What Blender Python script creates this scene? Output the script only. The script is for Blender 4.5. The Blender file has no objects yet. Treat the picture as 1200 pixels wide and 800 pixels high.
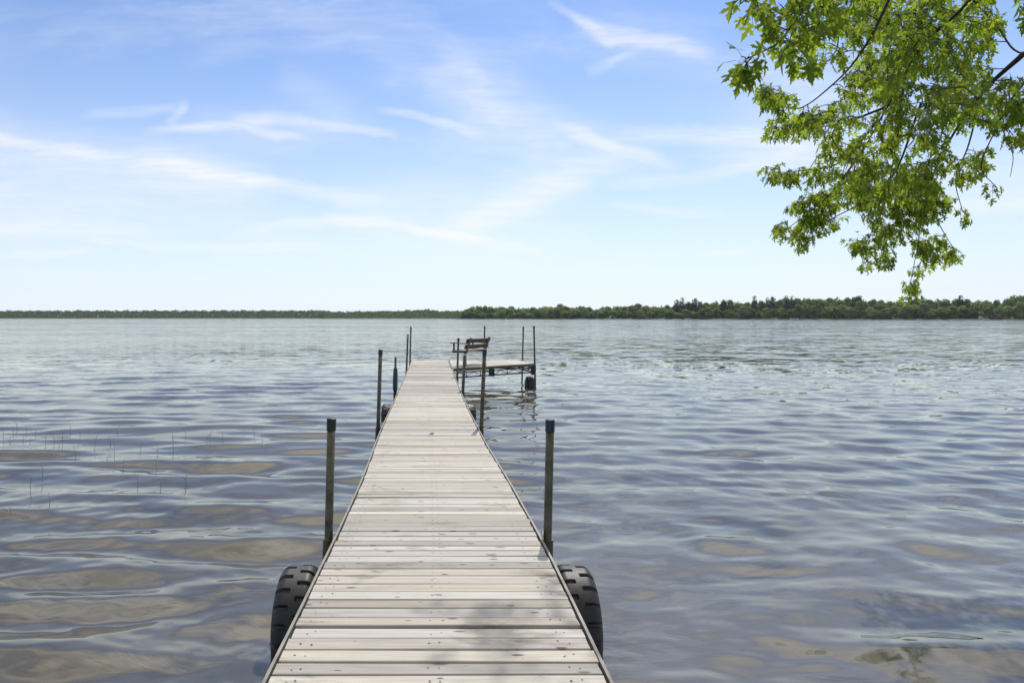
import bpy, bmesh, math, random
import numpy as np
from mathutils import Vector, Matrix, noise as mnoise

rng = np.random.default_rng(7)
random.seed(7)
R = math.radians
scene = bpy.context.scene
COL = scene.collection

# ------------------------------------------------------------------ camera
CAM_H = 2.1                                  # metres above the water (water is z = 0)
HX, HY, FPX = 504.0, 372.0, 800.0            # principal point and focal length of the 1200x800 photo
cam_d = bpy.data.cameras.new('camera')
cam = bpy.data.objects.new('camera', cam_d); COL.objects.link(cam)
cam.location = (0, 0, CAM_H); cam.rotation_euler = (R(90), 0, 0)
cam_d.sensor_width = 36.0; cam_d.lens = 36.0 * FPX / 1200.0
cam_d.shift_x = (600 - HX) / 1200.0
cam_d.shift_y = -(400 - HY) / 1200.0
cam_d.clip_start = 0.05; cam_d.clip_end = 20000
scene.camera = cam

def at(px, py, d):
    return Vector(((px - HX) * d / FPX, d, CAM_H - (py - HY) * d / FPX))

# ------------------------------------------------------------------ light
SUN_EL, SUN_AZ = R(50), R(14)                # azimuth from +Y towards +X
sd = bpy.data.lights.new('sun', 'SUN'); sd.energy = 3.7; sd.angle = R(0.53); sd.color = (1.0, 0.95, 0.88)
sun = bpy.data.objects.new('sun', sd); COL.objects.link(sun)
to_sun = Vector((math.sin(SUN_AZ) * math.cos(SUN_EL), math.cos(SUN_AZ) * math.cos(SUN_EL), math.sin(SUN_EL)))
sun.rotation_euler = to_sun.to_track_quat('Z', 'Y').to_euler()
sun.location = to_sun * 60

scene.view_settings.view_transform = 'Standard'
scene.view_settings.look = 'None'
scene.view_settings.gamma = 1.0
scene.view_settings.exposure = 0.0
scene.view_settings.use_curve_mapping = False
scene.cycles.use_denoising = True
scene.cycles.max_bounces = 8
scene.cycles.transparent_max_bounces = 8
scene.cycles.sample_clamp_indirect = 6.0
scene.cycles.caustics_reflective = False
scene.cycles.caustics_refractive = False

class NT:
    """tiny node helper"""
    def __init__(s, tree): s.t = tree; s.n = tree.nodes; s.l = tree.links
    def new(s, typ, **kw):
        nd = s.n.new(typ)
        for k, v in kw.items(): setattr(nd, k, v)
        return nd
    def put(s, sock, v):
        if isinstance(v, bpy.types.NodeSocket): s.l.new(v, sock)
        elif v is not None: sock.default_value = v
    def math(s, op, a, b=None, c=None, clamp=False):
        nd = s.new('ShaderNodeMath', operation=op, use_clamp=clamp)
        s.put(nd.inputs[0], a); s.put(nd.inputs[1], b); s.put(nd.inputs[2], c)
        return nd.outputs[0]
    def vmath(s, op, a, b=None, out=0):
        nd = s.new('ShaderNodeVectorMath', operation=op)
        s.put(nd.inputs[0], a); s.put(nd.inputs[1], b)
        return nd.outputs[out]
    def mix(s, f, a, b, blend='MIX'):
        nd = s.new('ShaderNodeMix', data_type='RGBA', blend_type=blend)
        s.put(nd.inputs['Factor'], f); s.put(nd.inputs[6], a); s.put(nd.inputs[7], b)
        return nd.outputs[2]
    def noise(s, vec, scale, detail=3, rough=0.55, dist=0.0, out='Fac'):
        nd = s.new('ShaderNodeTexNoise')
        s.put(nd.inputs['Vector'], vec); nd.inputs['Scale'].default_value = scale
        nd.inputs['Detail'].default_value = detail; nd.inputs['Roughness'].default_value = rough
        nd.inputs['Distortion'].default_value = dist
        return nd.outputs[out]
    def mapping(s, vec, scale=(1, 1, 1), rot=(0, 0, 0), loc=(0, 0, 0)):
        nd = s.new('ShaderNodeMapping'); s.put(nd.inputs['Vector'], vec)
        nd.inputs['Scale'].default_value = scale; nd.inputs['Rotation'].default_value = rot; nd.inputs['Location'].default_value = loc
        return nd.outputs[0]
    def ramp(s, f, stops):
        nd = s.new('ShaderNodeValToRGB'); s.put(nd.inputs[0], f)
        e = nd.color_ramp.elements
        while len(e) < len(stops): e.new(0.5)
        for el, (p, c) in zip(e, stops):
            el.position = p; el.color = (c, c, c, 1) if isinstance(c, (int, float)) else tuple(c) + (1,)
        return nd.outputs[0]
    def mrange(s, v, a, b, c=0.0, d=1.0, smooth=True):
        nd = s.new('ShaderNodeMapRange', interpolation_type='SMOOTHSTEP' if smooth else 'LINEAR')
        s.put(nd.inputs[0], v)
        for i, x in enumerate((a, b, c, d)): nd.inputs[i + 1].default_value = x
        return nd.outputs[0]

# ------------------------------------------------------------------ sky
SKY_STRENGTH = 0.125
world = bpy.data.worlds.new('World'); scene.world = world; world.use_nodes = True
w = NT(world.node_tree); w.n.clear()
sky = w.new('ShaderNodeTexSky', sky_type='NISHITA', sun_disc=False, sun_elevation=SUN_EL, sun_rotation=SUN_AZ,
            altitude=200, air_density=1.0, dust_density=0.35, ozone_density=3.0)
tc = w.new('ShaderNodeTexCoord').outputs['Generated']
sep = w.new('ShaderNodeSeparateXYZ'); w.put(sep.inputs[0], tc)
yy = w.math('MAXIMUM', w.math('ABSOLUTE', sep.outputs[1]), 0.08)
P0 = w.new('ShaderNodeCombineXYZ')
w.put(P0.inputs[0], w.math('DIVIDE', sep.outputs[0], yy)); w.put(P0.inputs[1], w.math('DIVIDE', sep.outputs[2], yy))
P0 = P0.outputs[0]
# wind-torn warp of the cirrus
wn = w.noise(w.mapping(P0, (5, 9, 1)), 1.0, 5, 0.6, out='Color')
wn2 = w.noise(w.mapping(P0, (22, 40, 1), (0, 0, R(-20))), 1.0, 4, 0.6, out='Color')
warp = w.vmath('ADD', w.vmath('MULTIPLY', w.vmath('SUBTRACT', wn, (0.5, 0.5, 0.5)), (0.07, 0.045, 0)),
               w.vmath('MULTIPLY', w.vmath('SUBTRACT', wn2, (0.5, 0.5, 0.5)), (0.016, 0.009, 0)))
P = w.vmath('ADD', P0, warp)
streaks = [  # x0 y0 x1 y1 half-width strength   (positions of the cirrus bands across the sky)
 (-260, 118, 340, 216, 8, .75), (-150, 140, 320, 214, 26, .42), (190, 195, 460, 240, 10, .7), (150, 190, 330, 222, 22, .45), (-160, 200, 300, 245, 40, .45),
 (165, 154, 330, 143, 6, .75), (270, 137, 365, 139, 7, .5), (290, 149, 365, 160, 5, .6), (345, 138, 470, 165, 6, .7), (200, 150, 450, 150, 20, .3),
 (440, 127, 570, 157, 6, .6), (505, 285, 735, 172, 15, .75), (530, 262, 690, 188, 30, .5), (640, 140, 800, 196, 9, .75), (600, 140, 780, 190, 26, .4),
 (270, 272, 470, 254, 6, .6), (370, 253, 640, 297, 6, .95), (380, 240, 560, 222, 22, .4), (400, 262, 600, 285, 18, .35),
 (-80, 297, 110, 295, 4, .9), (150, 289, 390, 293, 6, .65), (-120, 258, 210, 280, 10, .5), (20, 313, 135, 321, 3, .5), (90, 283, 200, 292, 3, .5),
 (670, 26, 830, 62, 11, .75), (640, 0, 730, 52, 7, .5), (690, 84, 760, 54, 6, .45), (660, 30, 840, 60, 26, .25), (500, 78, 650, 165, 30, .45), (540, 90, 610, 150, 14, .3),
 (720, 150, 960, 168, 11, .6), (820, 165, 1040, 190, 30, .4), (810, 298, 880, 293, 4, .6), (690, 218, 940, 190, 8, .4), (700, 240, 860, 250, 6, .4), (1060, 250, 1280, 230, 11, .7),
 (1080, 190, 1280, 210, 28, .4), (196, 150, 218, 112, 7, .4), (90, 132, 225, 122, 7, .35), (320, 86, 420, 132, 18, .25), (860, 90, 1100, 140, 40, .3),
]
acc = None
for (x0, y0, x1, y1, hw, s) in streaks:
    a = np.array([(x0 - HX) / FPX, (HY - y0) / FPX]); b = np.array([(x1 - HX) / FPX, (HY - y1) / FPX])
    m = (a + b) / 2; h = np.linalg.norm(b - a) / 2; dr = (b - a) / (2 * h); pr = np.array([-dr[1], dr[0]]); thin = hw < 13; wd = hw / FPX * (1.5 if thin else 1.8); s *= 0.85 if thin else 0.8
    du = w.math('ADD', w.vmath('DOT_PRODUCT', P, (dr[0] / h, dr[1] / h, 0), out=1), float(-m @ dr / h))
    dw = w.math('ADD', w.vmath('DOT_PRODUCT', P, (pr[0] / wd, pr[1] / wd, 0), out=1), float(-m @ pr / wd))
    g = w.math('POWER', w.math('SUBTRACT', 1.0, w.math('MULTIPLY', dw, dw), clamp=True), 2.0)
    f = w.math('SUBTRACT', 1.0, w.math('POWER', w.math('ABSOLUTE', du), 3.0), clamp=True)
    k = w.math('MULTIPLY', w.math('MULTIPLY', g, f), s)
    acc = k if acc is None else w.math('ADD', acc, k)
fine = w.noise(w.vmath('ADD', w.mapping(P0, (11, 80, 1), (0, 0, R(9))), w.vmath('MULTIPLY', warp, (26, 26, 0))), 1.0, 6, 0.65)
fine = w.mrange(fine, 0.25, 0.74, 0.60, 1.15)
acc = w.math('DIVIDE', acc, w.math('ADD', w.math('MULTIPLY', acc, 0.35), 0.78))
acc = w.math('MULTIPLY', acc, fine)
veil = w.noise(w.mapping(P, (2.2, 6.5, 1), (0, 0, R(-12)), (3.1, 1.7, 0)), 1.0, 6, 0.6, 0.5)
veil = w.math('MULTIPLY', w.mrange(veil, 0.44, 0.78, 0, 0.50), fine)
front = w.math('GREATER_THAN', sep.outputs[1], 0.0)
cl = w.math('MULTIPLY', w.math('ADD', acc, veil), 0.72, clamp=True)
cl = w.math('MULTIPLY', cl, w.mrange(sep.outputs[2], 0.02, 0.12))
# unseen bright veil round the sun, added above the frame for beige water reflections
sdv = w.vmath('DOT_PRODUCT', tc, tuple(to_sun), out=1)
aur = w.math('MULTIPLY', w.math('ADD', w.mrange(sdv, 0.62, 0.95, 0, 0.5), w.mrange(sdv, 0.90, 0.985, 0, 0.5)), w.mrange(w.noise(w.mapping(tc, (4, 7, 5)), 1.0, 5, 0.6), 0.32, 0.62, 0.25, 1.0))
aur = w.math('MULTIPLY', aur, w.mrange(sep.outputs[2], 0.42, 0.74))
skyc = w.mix(1.0, sky.outputs[0], (0.86, 0.96, 1.13, 1), 'MULTIPLY')
# pale summer haze low over the horizon
hz = w.math('POWER', w.mrange(sep.outputs[2], 0.0, 0.42, 1.0, 0.0, False), 1.45)
skyc = w.mix(w.math('MULTIPLY', hz, 0.92), skyc, (6.9, 7.55, 8.2, 1))
cloudc = w.vmath('SCALE', (1.0, 1.0, 1.0)); cloudc.node.inputs['Scale'].default_value = 8.0
bg = w.new('ShaderNodeBackground'); # unseen high cloud added above the frame, greying the blue reflections on the water
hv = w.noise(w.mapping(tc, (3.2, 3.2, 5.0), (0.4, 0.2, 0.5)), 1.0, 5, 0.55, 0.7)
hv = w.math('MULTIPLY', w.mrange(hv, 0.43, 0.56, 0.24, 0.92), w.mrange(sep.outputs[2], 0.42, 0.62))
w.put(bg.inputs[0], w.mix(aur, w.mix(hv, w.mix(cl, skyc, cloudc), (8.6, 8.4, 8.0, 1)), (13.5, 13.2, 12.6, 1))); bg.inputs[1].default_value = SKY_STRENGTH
wo = w.new('ShaderNodeOutputWorld'); w.l.new(bg.outputs[0], wo.inputs[0])

# ------------------------------------------------------------------ materials
def material(name):
    m = bpy.data.materials.new(name); m.use_nodes = True
    t = NT(m.node_tree); t.n.clear()
    b = t.new('ShaderNodeBsdfPrincipled'); o = t.new('ShaderNodeOutputMaterial'); t.l.new(b.outputs[0], o.inputs[0])
    return m, t, b, o

def simple(name, col, rough=0.6, metal=0.0, var=0.25, scale=18.0, col2=None, bump=0.0):
    m, t, b, o = material(name)
    oc = t.new('ShaderNodeTexCoord').outputs['Object']
    n = t.noise(oc, scale, 5, 0.6)
    c2 = col2 if col2 else tuple(min(1, c * (1 + var)) for c in col)
    c1 = tuple(c * (1 - var) for c in col)
    t.put(b.inputs['Base Color'], t.ramp(n, [(0.3, c1), (0.7, c2)]))
    b.inputs['Roughness'].default_value = rough; b.inputs['Metallic'].default_value = metal
    if bump:
        bp = t.new('ShaderNodeBump'); t.put(bp.inputs['Height'], n); bp.inputs['Strength'].default_value = bump; bp.inputs['Distance'].default_value = 0.01
        t.l.new(bp.outputs[0], b.inputs['Normal'])
    return m

def wood_mat(name, base, dark, grain_axis='X', stain=1.0, spread=0.22):
    m, t, b, o = material(name)
    oc = t.new('ShaderNodeTexCoord').outputs['Object']
    geo = t.new('ShaderNodeNewGeometry')
    rnd = geo.outputs['Random Per Island']
    off = t.new('ShaderNodeCombineXYZ'); t.put(off.inputs[0], t.math('MULTIPLY', rnd, 71.0)); t.put(off.inputs[2], t.math('MULTIPLY', rnd, 13.0))
    v = t.vmath('ADD', oc, off.outputs[0])
    sc = (1.4, 60, 60) if grain_axis == 'X' else (60, 1.4, 60)
    sc2 = (5.0, 190, 190) if grain_axis == 'X' else (190, 5.0, 190)
    g1 = t.noise(t.mapping(v, sc), 1.0, 5, 0.6, 0.6)
    g2 = t.noise(t.mapping(v, sc2), 1.0, 3, 0.6)
    sb = (2.0, 9, 9) if grain_axis == 'X' else (9, 2.0, 9)
    blot = t.noise(t.mapping(v, sb), 1.0, 4, 0.6)
    c = t.mix(t.mrange(g1, 0.35, 0.70, 0.0, 0.75), base + (1,), tuple(x * 0.72 for x in base) + (1,))
    c = t.mix(t.mrange(g2, 0.48, 0.72, 0, 0.6), c, tuple(x * 0.62 for x in base) + (1,))
    c = t.mix(t.mrange(blot, 0.50, 0.78, 0, 0.45 * stain), c, (base[0] * .62, base[1] * .60, base[2] * .58, 1))
    br = t.math('ADD', t.math('MULTIPLY', rnd, spread), 1.0 - spread * 0.62)
    c = t.mix(1.0, c, t.ramp(br, [(0, 0.0), (1, 1.0)]), 'MULTIPLY') if False else t.vmath('MULTIPLY', c, None) if False else c
    hv = t.new('ShaderNodeHueSaturation'); t.put(hv.inputs['Color'], c); t.put(hv.inputs['Value'], br)
    t.put(hv.inputs['Saturation'], t.math('ADD', t.math('MULTIPLY', t.math('FRACT', t.math('MULTIPLY', rnd, 37.7)), 0.6), 0.5))
    c = hv.outputs[0]
    # knots: lens-shaped dark spots, a few per board
    kv = (5.5, 15, 0.01) if grain_axis == 'X' else (15, 5.5, 0.01)
    vo = t.new('ShaderNodeTexVoronoi', feature='F1', voronoi_dimensions='2D'); t.put(vo.inputs['Vector'], t.mapping(v, kv)); vo.inputs['Scale'].default_value = 1.0
    cellr = t.new('ShaderNodeSeparateColor'); t.put(cellr.inputs[0], vo.outputs['Color'])
    keep = t.math('GREATER_THAN', cellr.outputs[0], 0.74)
    kr = t.math('ADD', t.math('MULTIPLY', cellr.outputs[1], 0.11), 0.06)
    kd = t.math('ADD', t.math('DIVIDE', vo.outputs['Distance'], kr), t.math('MULTIPLY', t.math('SUBTRACT', g1, 0.5), 1.4))
    kn = t.math('MULTIPLY', t.mrange(kd, 0.55, 1.15, 0.85, 0.0), keep)
    c = t.mix(kn, c, dark + (1,))
    # damp stains and algae shared by neighbouring boards
    st = t.noise(t.mapping(oc, (1.5, 3.6, 1.0), (0, 0, 0.1)), 1.0, 6, 0.68, 0.4)
    c = t.mix(t.mrange(st, 0.55, 0.72, 0, 0.55 * stain), c, (base[0] * .34, base[1] * .34, base[2] * .31, 1))
    sp = t.noise(t.mapping(oc, (16, 42, 1)), 1.0, 3, 0.7)
    c = t.mix(t.mrange(sp, 0.67, 0.74, 0, 0.55 * stain), c, dark + (1,))
    t.put(b.inputs['Base Color'], c)
    b.inputs['Roughness'].default_value = 0.72
    b.inputs['Specular IOR Level'].default_value = 0.35
    bp = t.new('ShaderNodeBump'); t.put(bp.inputs['Height'], t.math('ADD', g1, t.math('MULTIPLY', g2, 0.6)))
    bp.inputs['Strength'].default_value = 0.35; bp.inputs['Distance'].default_value = 0.002
    t.l.new(bp.outputs[0], b.inputs['Normal'])
    return m

M = {}
M['deck'] = wood_mat('weathered_deck_wood', (0.455, 0.412, 0.348), (0.085, 0.066, 0.048), 'X', 1.35, 0.52)
M['plat'] = wood_mat('pale_deck_wood', (0.45, 0.43, 0.37), (0.15, 0.13, 0.10), 'Y', 0.6)
M['bench'] = wood_mat('bench_wood', (0.095, 0.072, 0.055), (0.03, 0.02, 0.015), 'X', 0.5)
M['seat'] = wood_mat('seat_wood', (0.22, 0.165, 0.12), (0.06, 0.04, 0.03), 'X', 0.5)
M['beam'] = simple('damp_timber', (0.16, 0.135, 0.10), 0.8, 0, 0.35, 6)
M['alu'] = simple('weathered_aluminium', (0.20, 0.19, 0.165), 0.6, 0.2, 0.3, 9)
M['steel'] = simple('dark_pipe_steel', (0.042, 0.040, 0.027), 0.5, 0.3, 0.5, 14, (0.12, 0.105, 0.06))
M['navy'] = simple('navy_plastic', (0.012, 0.018, 0.045), 0.4, 0, 0.25)
M['blackcap'] = simple('black_plastic', (0.012, 0.013, 0.014), 0.45, 0, 0.25)
M['greycap'] = simple('grey_plastic', (0.32, 0.33, 0.33), 0.5, 0, 0.2)
M['frame'] = simple('dark_galvanised_frame', (0.035, 0.04, 0.045), 0.5, 0.4, 0.35)
M['algae'] = simple('algae_stained_timber', (0.10, 0.105, 0.045), 0.8, 0, 0.4, 5)
M['tyre'] = simple('black_poly_wheel', (0.011, 0.011, 0.012), 0.55, 0, 0.45, 22, (0.019, 0.0185, 0.018), 0.15)
M['rust'] = simple('rusty_hub', (0.16, 0.09, 0.03), 0.75, 0.2, 0.4)
M['teal'] = simple('teal_foam', (0.012, 0.045, 0.048), 0.55, 0, 0.3)
M['white'] = simple('white_paint', (0.72, 0.72, 0.70), 0.5, 0, 0.08)
M['canvas'] = simple('grey_canvas', (0.33, 0.33, 0.33), 0.8, 0, 0.15)
M['cabin'] = simple('brown_log_wall', (0.10, 0.06, 0.045), 0.8, 0, 0.3, 2)
M['roof'] = simple('dark_shingle', (0.07, 0.06, 0.055), 0.85, 0, 0.3, 2)
M['glass'] = simple('window_glass', (0.03, 0.04, 0.05), 0.1, 0, 0.1)
M['screw'] = simple('rusty_screw', (0.05, 0.035, 0.025), 0.6, 0.3, 0.3)
M['reed'] = simple('reed_green', (0.26, 0.26, 0.20), 0.7, 0, 0.4)
M['bark'] = simple('maple_bark', (0.06, 0.05, 0.043), 0.9, 0, 0.4, 12, None, 0.4)
M['dry'] = simple('dry_leaf', (0.10, 0.06, 0.03), 0.8, 0, 0.4)

def leaf_mat(name, dark, light, trans, tf, rough=0.45, scale=None):
    m, t, b, o = material(name)
    rnd = t.new('ShaderNodeNewGeometry').outputs['Random Per Island']
    c = t.ramp(rnd, [(0.0, dark), (0.55, tuple((a + c_) / 2 for a, c_ in zip(dark, light))), (1.0, light)])
    c2 = t.ramp(rnd, [(0.0, tuple(x * 0.5 for x in trans)), (1.0, trans)])
    t.put(b.inputs['Base Color'], c); b.inputs['Roughness'].default_value = rough; b.inputs['Specular IOR Level'].default_value = 0.3
    tr = t.new('ShaderNodeBsdfTranslucent'); t.put(tr.inputs[0], c2)
    mx = t.new('ShaderNodeMixShader'); mx.inputs[0].default_value = tf
    t.l.new(b.outputs[0], mx.inputs[1]); t.l.new(tr.outputs[0], mx.inputs[2]); t.l.new(mx.outputs[0], o.inputs[0])
    return m
M['leaf'] = leaf_mat('maple_leaf', (0.055, 0.105, 0.02), (0.12, 0.19, 0.04), (0.52, 0.69, 0.05), 0.54, 0.6)

def far_leaf(name, dark, light):
    m, t, b, o = material(name)
    oi = t.new('ShaderNodeObjectInfo').outputs['Random']
    rnd = t.new('ShaderNodeNewGeometry').outputs['Random Per Island']
    f = t.math('ADD', t.math('MULTIPLY', oi, 0.75), t.math('MULTIPLY', rnd, 0.35))
    c = t.ramp(f, [(0.0, dark), (1.0, light)])
    t.put(b.inputs['Base Color'], c); b.inputs['Roughness'].default_value = 0.7; b.inputs['Specular IOR Level'].default_value = 0.2
    tr = t.new('ShaderNodeBsdfTranslucent'); t.put(tr.inputs[0], c)
    mx = t.new('ShaderNodeMixShader'); mx.inputs[0].default_value = 0.4
    t.l.new(b.outputs[0], mx.inputs[1]); t.l.new(tr.outputs[0], mx.inputs[2]); t.l.new(mx.outputs[0], o.inputs[0])
    return m
M['far_green'] = far_leaf('far_broadleaf', (0.10, 0.15, 0.055), (0.31, 0.40, 0.13))
M['far_pine'] = far_leaf('far_pine_needles', (0.03, 0.05, 0.035), (0.05, 0.075, 0.045))
M['far_mass'] = far_leaf('far_wood_leaf', (0.10, 0.145, 0.06), (0.20, 0.26, 0.10))
M['far_trunk'] = simple('far_trunk', (0.07, 0.06, 0.05), 0.9)

MURK = [(0.3, (0.044, 0.036, 0.023)), (0.7, (0.084, 0.070, 0.048))]
def water_mat():
    m, t, b, o = material('lake_water')
    pos = t.new('ShaderNodeNewGeometry').outputs['Position']
    N = t.new('ShaderNodeNewGeometry').outputs['Normal']
    sp = t.new('ShaderNodeSeparateXYZ'); t.put(sp.inputs[0], pos)
    d = t.vmath('LENGTH', pos, out=1)
    tot = None
    # wind ripples as slope noise: long gentle waves, short ones, and gust patches
    for (sx, sy, amp, a, bb, det) in ((0.22, 0.7, 0.70, 35, 140, 2), (0.45, 1.2, 0.50, 14, 45, 2), (1.4, 3.6, 0.40, 8, 22, 2), (4.0, 11.0, 0.20, 10, 40, 3)):
        n = t.noise(t.mapping(pos, (sx, sy, 0)), 1.0, det, 0.5, 0.3, out='Color')
        v = t.vmath('SUBTRACT', n, (0.5, 0.5, 0.5))
        v = t.vmath('MULTIPLY', v, (amp * 0.9, amp, 0))
        k = t.mrange(d, a, bb, 0.0, 1.0)
        sc = t.new('ShaderNodeVectorMath', operation='SCALE'); t.put(sc.inputs[0], v); t.put(sc.inputs['Scale'], k)
        v = sc.outputs[0]
        tot = v if tot is None else t.vmath('ADD', tot, v)
    gust = t.mrange(t.noise(t.mapping(pos, (0.012, 0.045, 0)), 1.0, 3, 0.55), 0.35, 0.65, 0.55, 1.25)
    sc = t.new('ShaderNodeVectorMath', operation='SCALE'); t.put(sc.inputs[0], tot); t.put(sc.inputs['Scale'], gust)
    nn = t.vmath('NORMALIZE', t.vmath('ADD', N, sc.outputs[0]))
    murk = t.noise(t.mapping(pos, (0.5, 0.9, 0)), 1.0, 4, 0.6, 1.2)
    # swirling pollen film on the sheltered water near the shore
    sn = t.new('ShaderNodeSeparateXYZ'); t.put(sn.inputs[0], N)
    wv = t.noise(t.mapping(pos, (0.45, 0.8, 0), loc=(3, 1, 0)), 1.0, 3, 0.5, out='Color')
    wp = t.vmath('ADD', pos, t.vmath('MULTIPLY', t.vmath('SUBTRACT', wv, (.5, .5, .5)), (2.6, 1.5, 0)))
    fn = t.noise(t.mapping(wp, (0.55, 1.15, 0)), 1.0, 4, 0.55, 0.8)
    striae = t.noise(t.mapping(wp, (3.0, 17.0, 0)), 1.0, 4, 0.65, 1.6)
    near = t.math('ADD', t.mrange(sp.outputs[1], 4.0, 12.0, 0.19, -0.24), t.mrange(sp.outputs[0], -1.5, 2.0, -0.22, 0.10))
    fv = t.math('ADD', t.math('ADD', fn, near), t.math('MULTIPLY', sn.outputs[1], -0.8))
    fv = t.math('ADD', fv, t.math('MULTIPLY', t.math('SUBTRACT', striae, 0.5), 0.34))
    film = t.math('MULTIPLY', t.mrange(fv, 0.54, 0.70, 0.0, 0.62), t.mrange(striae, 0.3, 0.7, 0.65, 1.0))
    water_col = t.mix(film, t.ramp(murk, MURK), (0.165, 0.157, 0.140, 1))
    rgh = t.math('ADD', t.math('MULTIPLY', film, 0.10), 0.02); rgh = (t.math('ADD', t.math('MULTIPLY', film, 0.10), t.mrange(d, 10, 90, 0.006, 0.08)))
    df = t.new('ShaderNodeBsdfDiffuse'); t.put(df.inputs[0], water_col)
    gl = t.new('ShaderNodeBsdfGlossy'); gl.inputs[0].default_value = (0.965, 0.962, 0.905, 1); t.put(gl.inputs['Roughness'], rgh); t.put(gl.inputs['Normal'], nn)
    fr = t.new('ShaderNodeFresnel'); t.put(fr.inputs['Normal'], nn)
    fr.inputs['IOR'].default_value = 1.80
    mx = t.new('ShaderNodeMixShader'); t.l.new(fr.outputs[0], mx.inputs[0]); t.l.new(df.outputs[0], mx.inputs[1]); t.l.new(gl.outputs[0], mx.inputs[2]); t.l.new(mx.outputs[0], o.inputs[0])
    t.n.remove(b)
    return m
M['water'] = water_mat()
M['bank'] = simple('shore_grass', (0.07, 0.10, 0.03), 0.9, 0, 0.4, 3)
M['farbank'] = simple('far_bank_grass', (0.075, 0.10, 0.045), 0.9, 0, 0.45, 0.03)

# ------------------------------------------------------------------ object helpers
class MB:
    """collects vertices and faces, linked as one mesh object"""
    def __init__(s): s.v = []; s.f = []; s.mi = []; s.cur = 0
    def add(s, verts, faces):
        o = len(s.v); s.v += [tuple(p) for p in verts]
        s.f += [tuple(i + o for i in f) for f in faces]; s.mi += [s.cur] * len(faces)
    def box8(s, p):   # 4 bottom, 4 top corners, counter-clockwise
        s.add(p, [(3, 2, 1, 0), (4, 5, 6, 7), (0, 1, 5, 4), (1, 2, 6, 5), (2, 3, 7, 6), (3, 0, 4, 7)])
    def box(s, c, size, mat=None):
        c = Vector(c); h = Vector(size) / 2
        ps = [Vector((x * h.x, y * h.y, z * h.z)) for z in (-1, 1) for x, y in ((-1, -1), (1, -1), (1, 1), (-1, 1))]
        if mat is not None: ps = [mat @ p for p in ps]
        s.box8([c + p for p in ps])
    def beam(s, a, b, w, h, up=(0, 0, 1)):
        a, b = Vector(a), Vector(b); d = (b - a).normalized(); up = Vector(up)
        if abs(d.dot(up)) > 0.98: up = Vector((0, 1, 0))
        r = d.cross(up).normalized(); u = r.cross(d)
        ps = [q + r * (sx * w / 2) + u * (sz * h / 2) for sz in (-1, 1) for q, sx in ((a, -1), (a, 1), (b, 1), (b, -1))]
        s.box8(ps)
    def tube(s, pts, radii, n=12, cap=True):
        pts = [Vector(p) for p in pts]; rings = []
        if isinstance(radii, (int, float)): radii = [radii] * len(pts)
        prev = None; vs = []
        for i, p in enumerate(pts):
            d = (pts[min(i + 1, len(pts) - 1)] - pts[max(i - 1, 0)]).normalized()
            if prev is None: prev = d.orthogonal().normalized()
            x = (prev - d * prev.dot(d)).normalized(); prev = x; y = d.cross(x)
            for k in range(n):
                a = 2 * math.pi * k / n
                vs.append(p + (x * math.cos(a) + y * math.sin(a)) * radii[i])
        fs = [(i * n + k, i * n + (k + 1) % n, (i + 1) * n + (k + 1) % n, (i + 1) * n + k) for i in range(len(pts) - 1) for k in range(n)]
        if cap:
            fs.append(tuple(range(n - 1, -1, -1))); fs.append(tuple((len(pts) - 1) * n + k for k in range(n)))
        s.add(vs, fs)
    def build(s, name, mats, parent=None, smooth=False, origin=None):
        me = bpy.data.meshes.new(name)
        o0 = Vector(origin) if origin is not None else Vector((0, 0, 0))
        me.from_pydata([tuple(Vector(p) - o0) for p in s.v], [], s.f)
        mats = mats if isinstance(mats, (list, tuple)) else [mats]
        for m in mats: me.materials.append(m)
        if len(mats) > 1: me.polygons.foreach_set('material_index', s.mi)
        if smooth: me.polygons.foreach_set('use_smooth', [True] * len(me.polygons))
        me.update()
        return link(name, me, parent, o0 if origin is not None else None)

def link(name, data, parent=None, loc=None):
    o = bpy.data.objects.new(name, data); COL.objects.link(o)
    if parent: o.parent = parent
    if loc is not None: o.location = loc
    return o

def tag(o, label=None, cat=None, group=None, kind=None):
    if label: o['label'] = label
    if cat: o['category'] = cat
    if group: o['group'] = group
    if kind: o['kind'] = kind
    return o

def thing(name, label, cat, loc=(0, 0, 0), rz=0, group=None):
    o = link(name, None, None, loc); o.rotation_euler.z = rz; o.empty_display_size = 0.2
    return tag(o, label, cat, group)

def np_mesh(name, V, F, mats, smooth=True):
    me = bpy.data.meshes.new(name)
    me.vertices.add(len(V)); me.vertices.foreach_set('co', np.ascontiguousarray(V, np.float32).ravel())
    k = F.shape[1]
    me.loops.add(F.size); me.loops.foreach_set('vertex_index', np.ascontiguousarray(F, np.int32).ravel())
    me.polygons.add(len(F)); me.polygons.foreach_set('loop_start', np.arange(len(F), dtype=np.int32) * k)
    me.polygons.foreach_set('loop_total', np.full(len(F), k, np.int32))
    me.polygons.foreach_set('use_smooth', np.full(len(F), smooth, bool))
    me.update(calc_edges=True)
    for m in (mats if isinstance(mats, (list, tuple)) else [mats]): me.materials.append(m)
    return me

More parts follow.
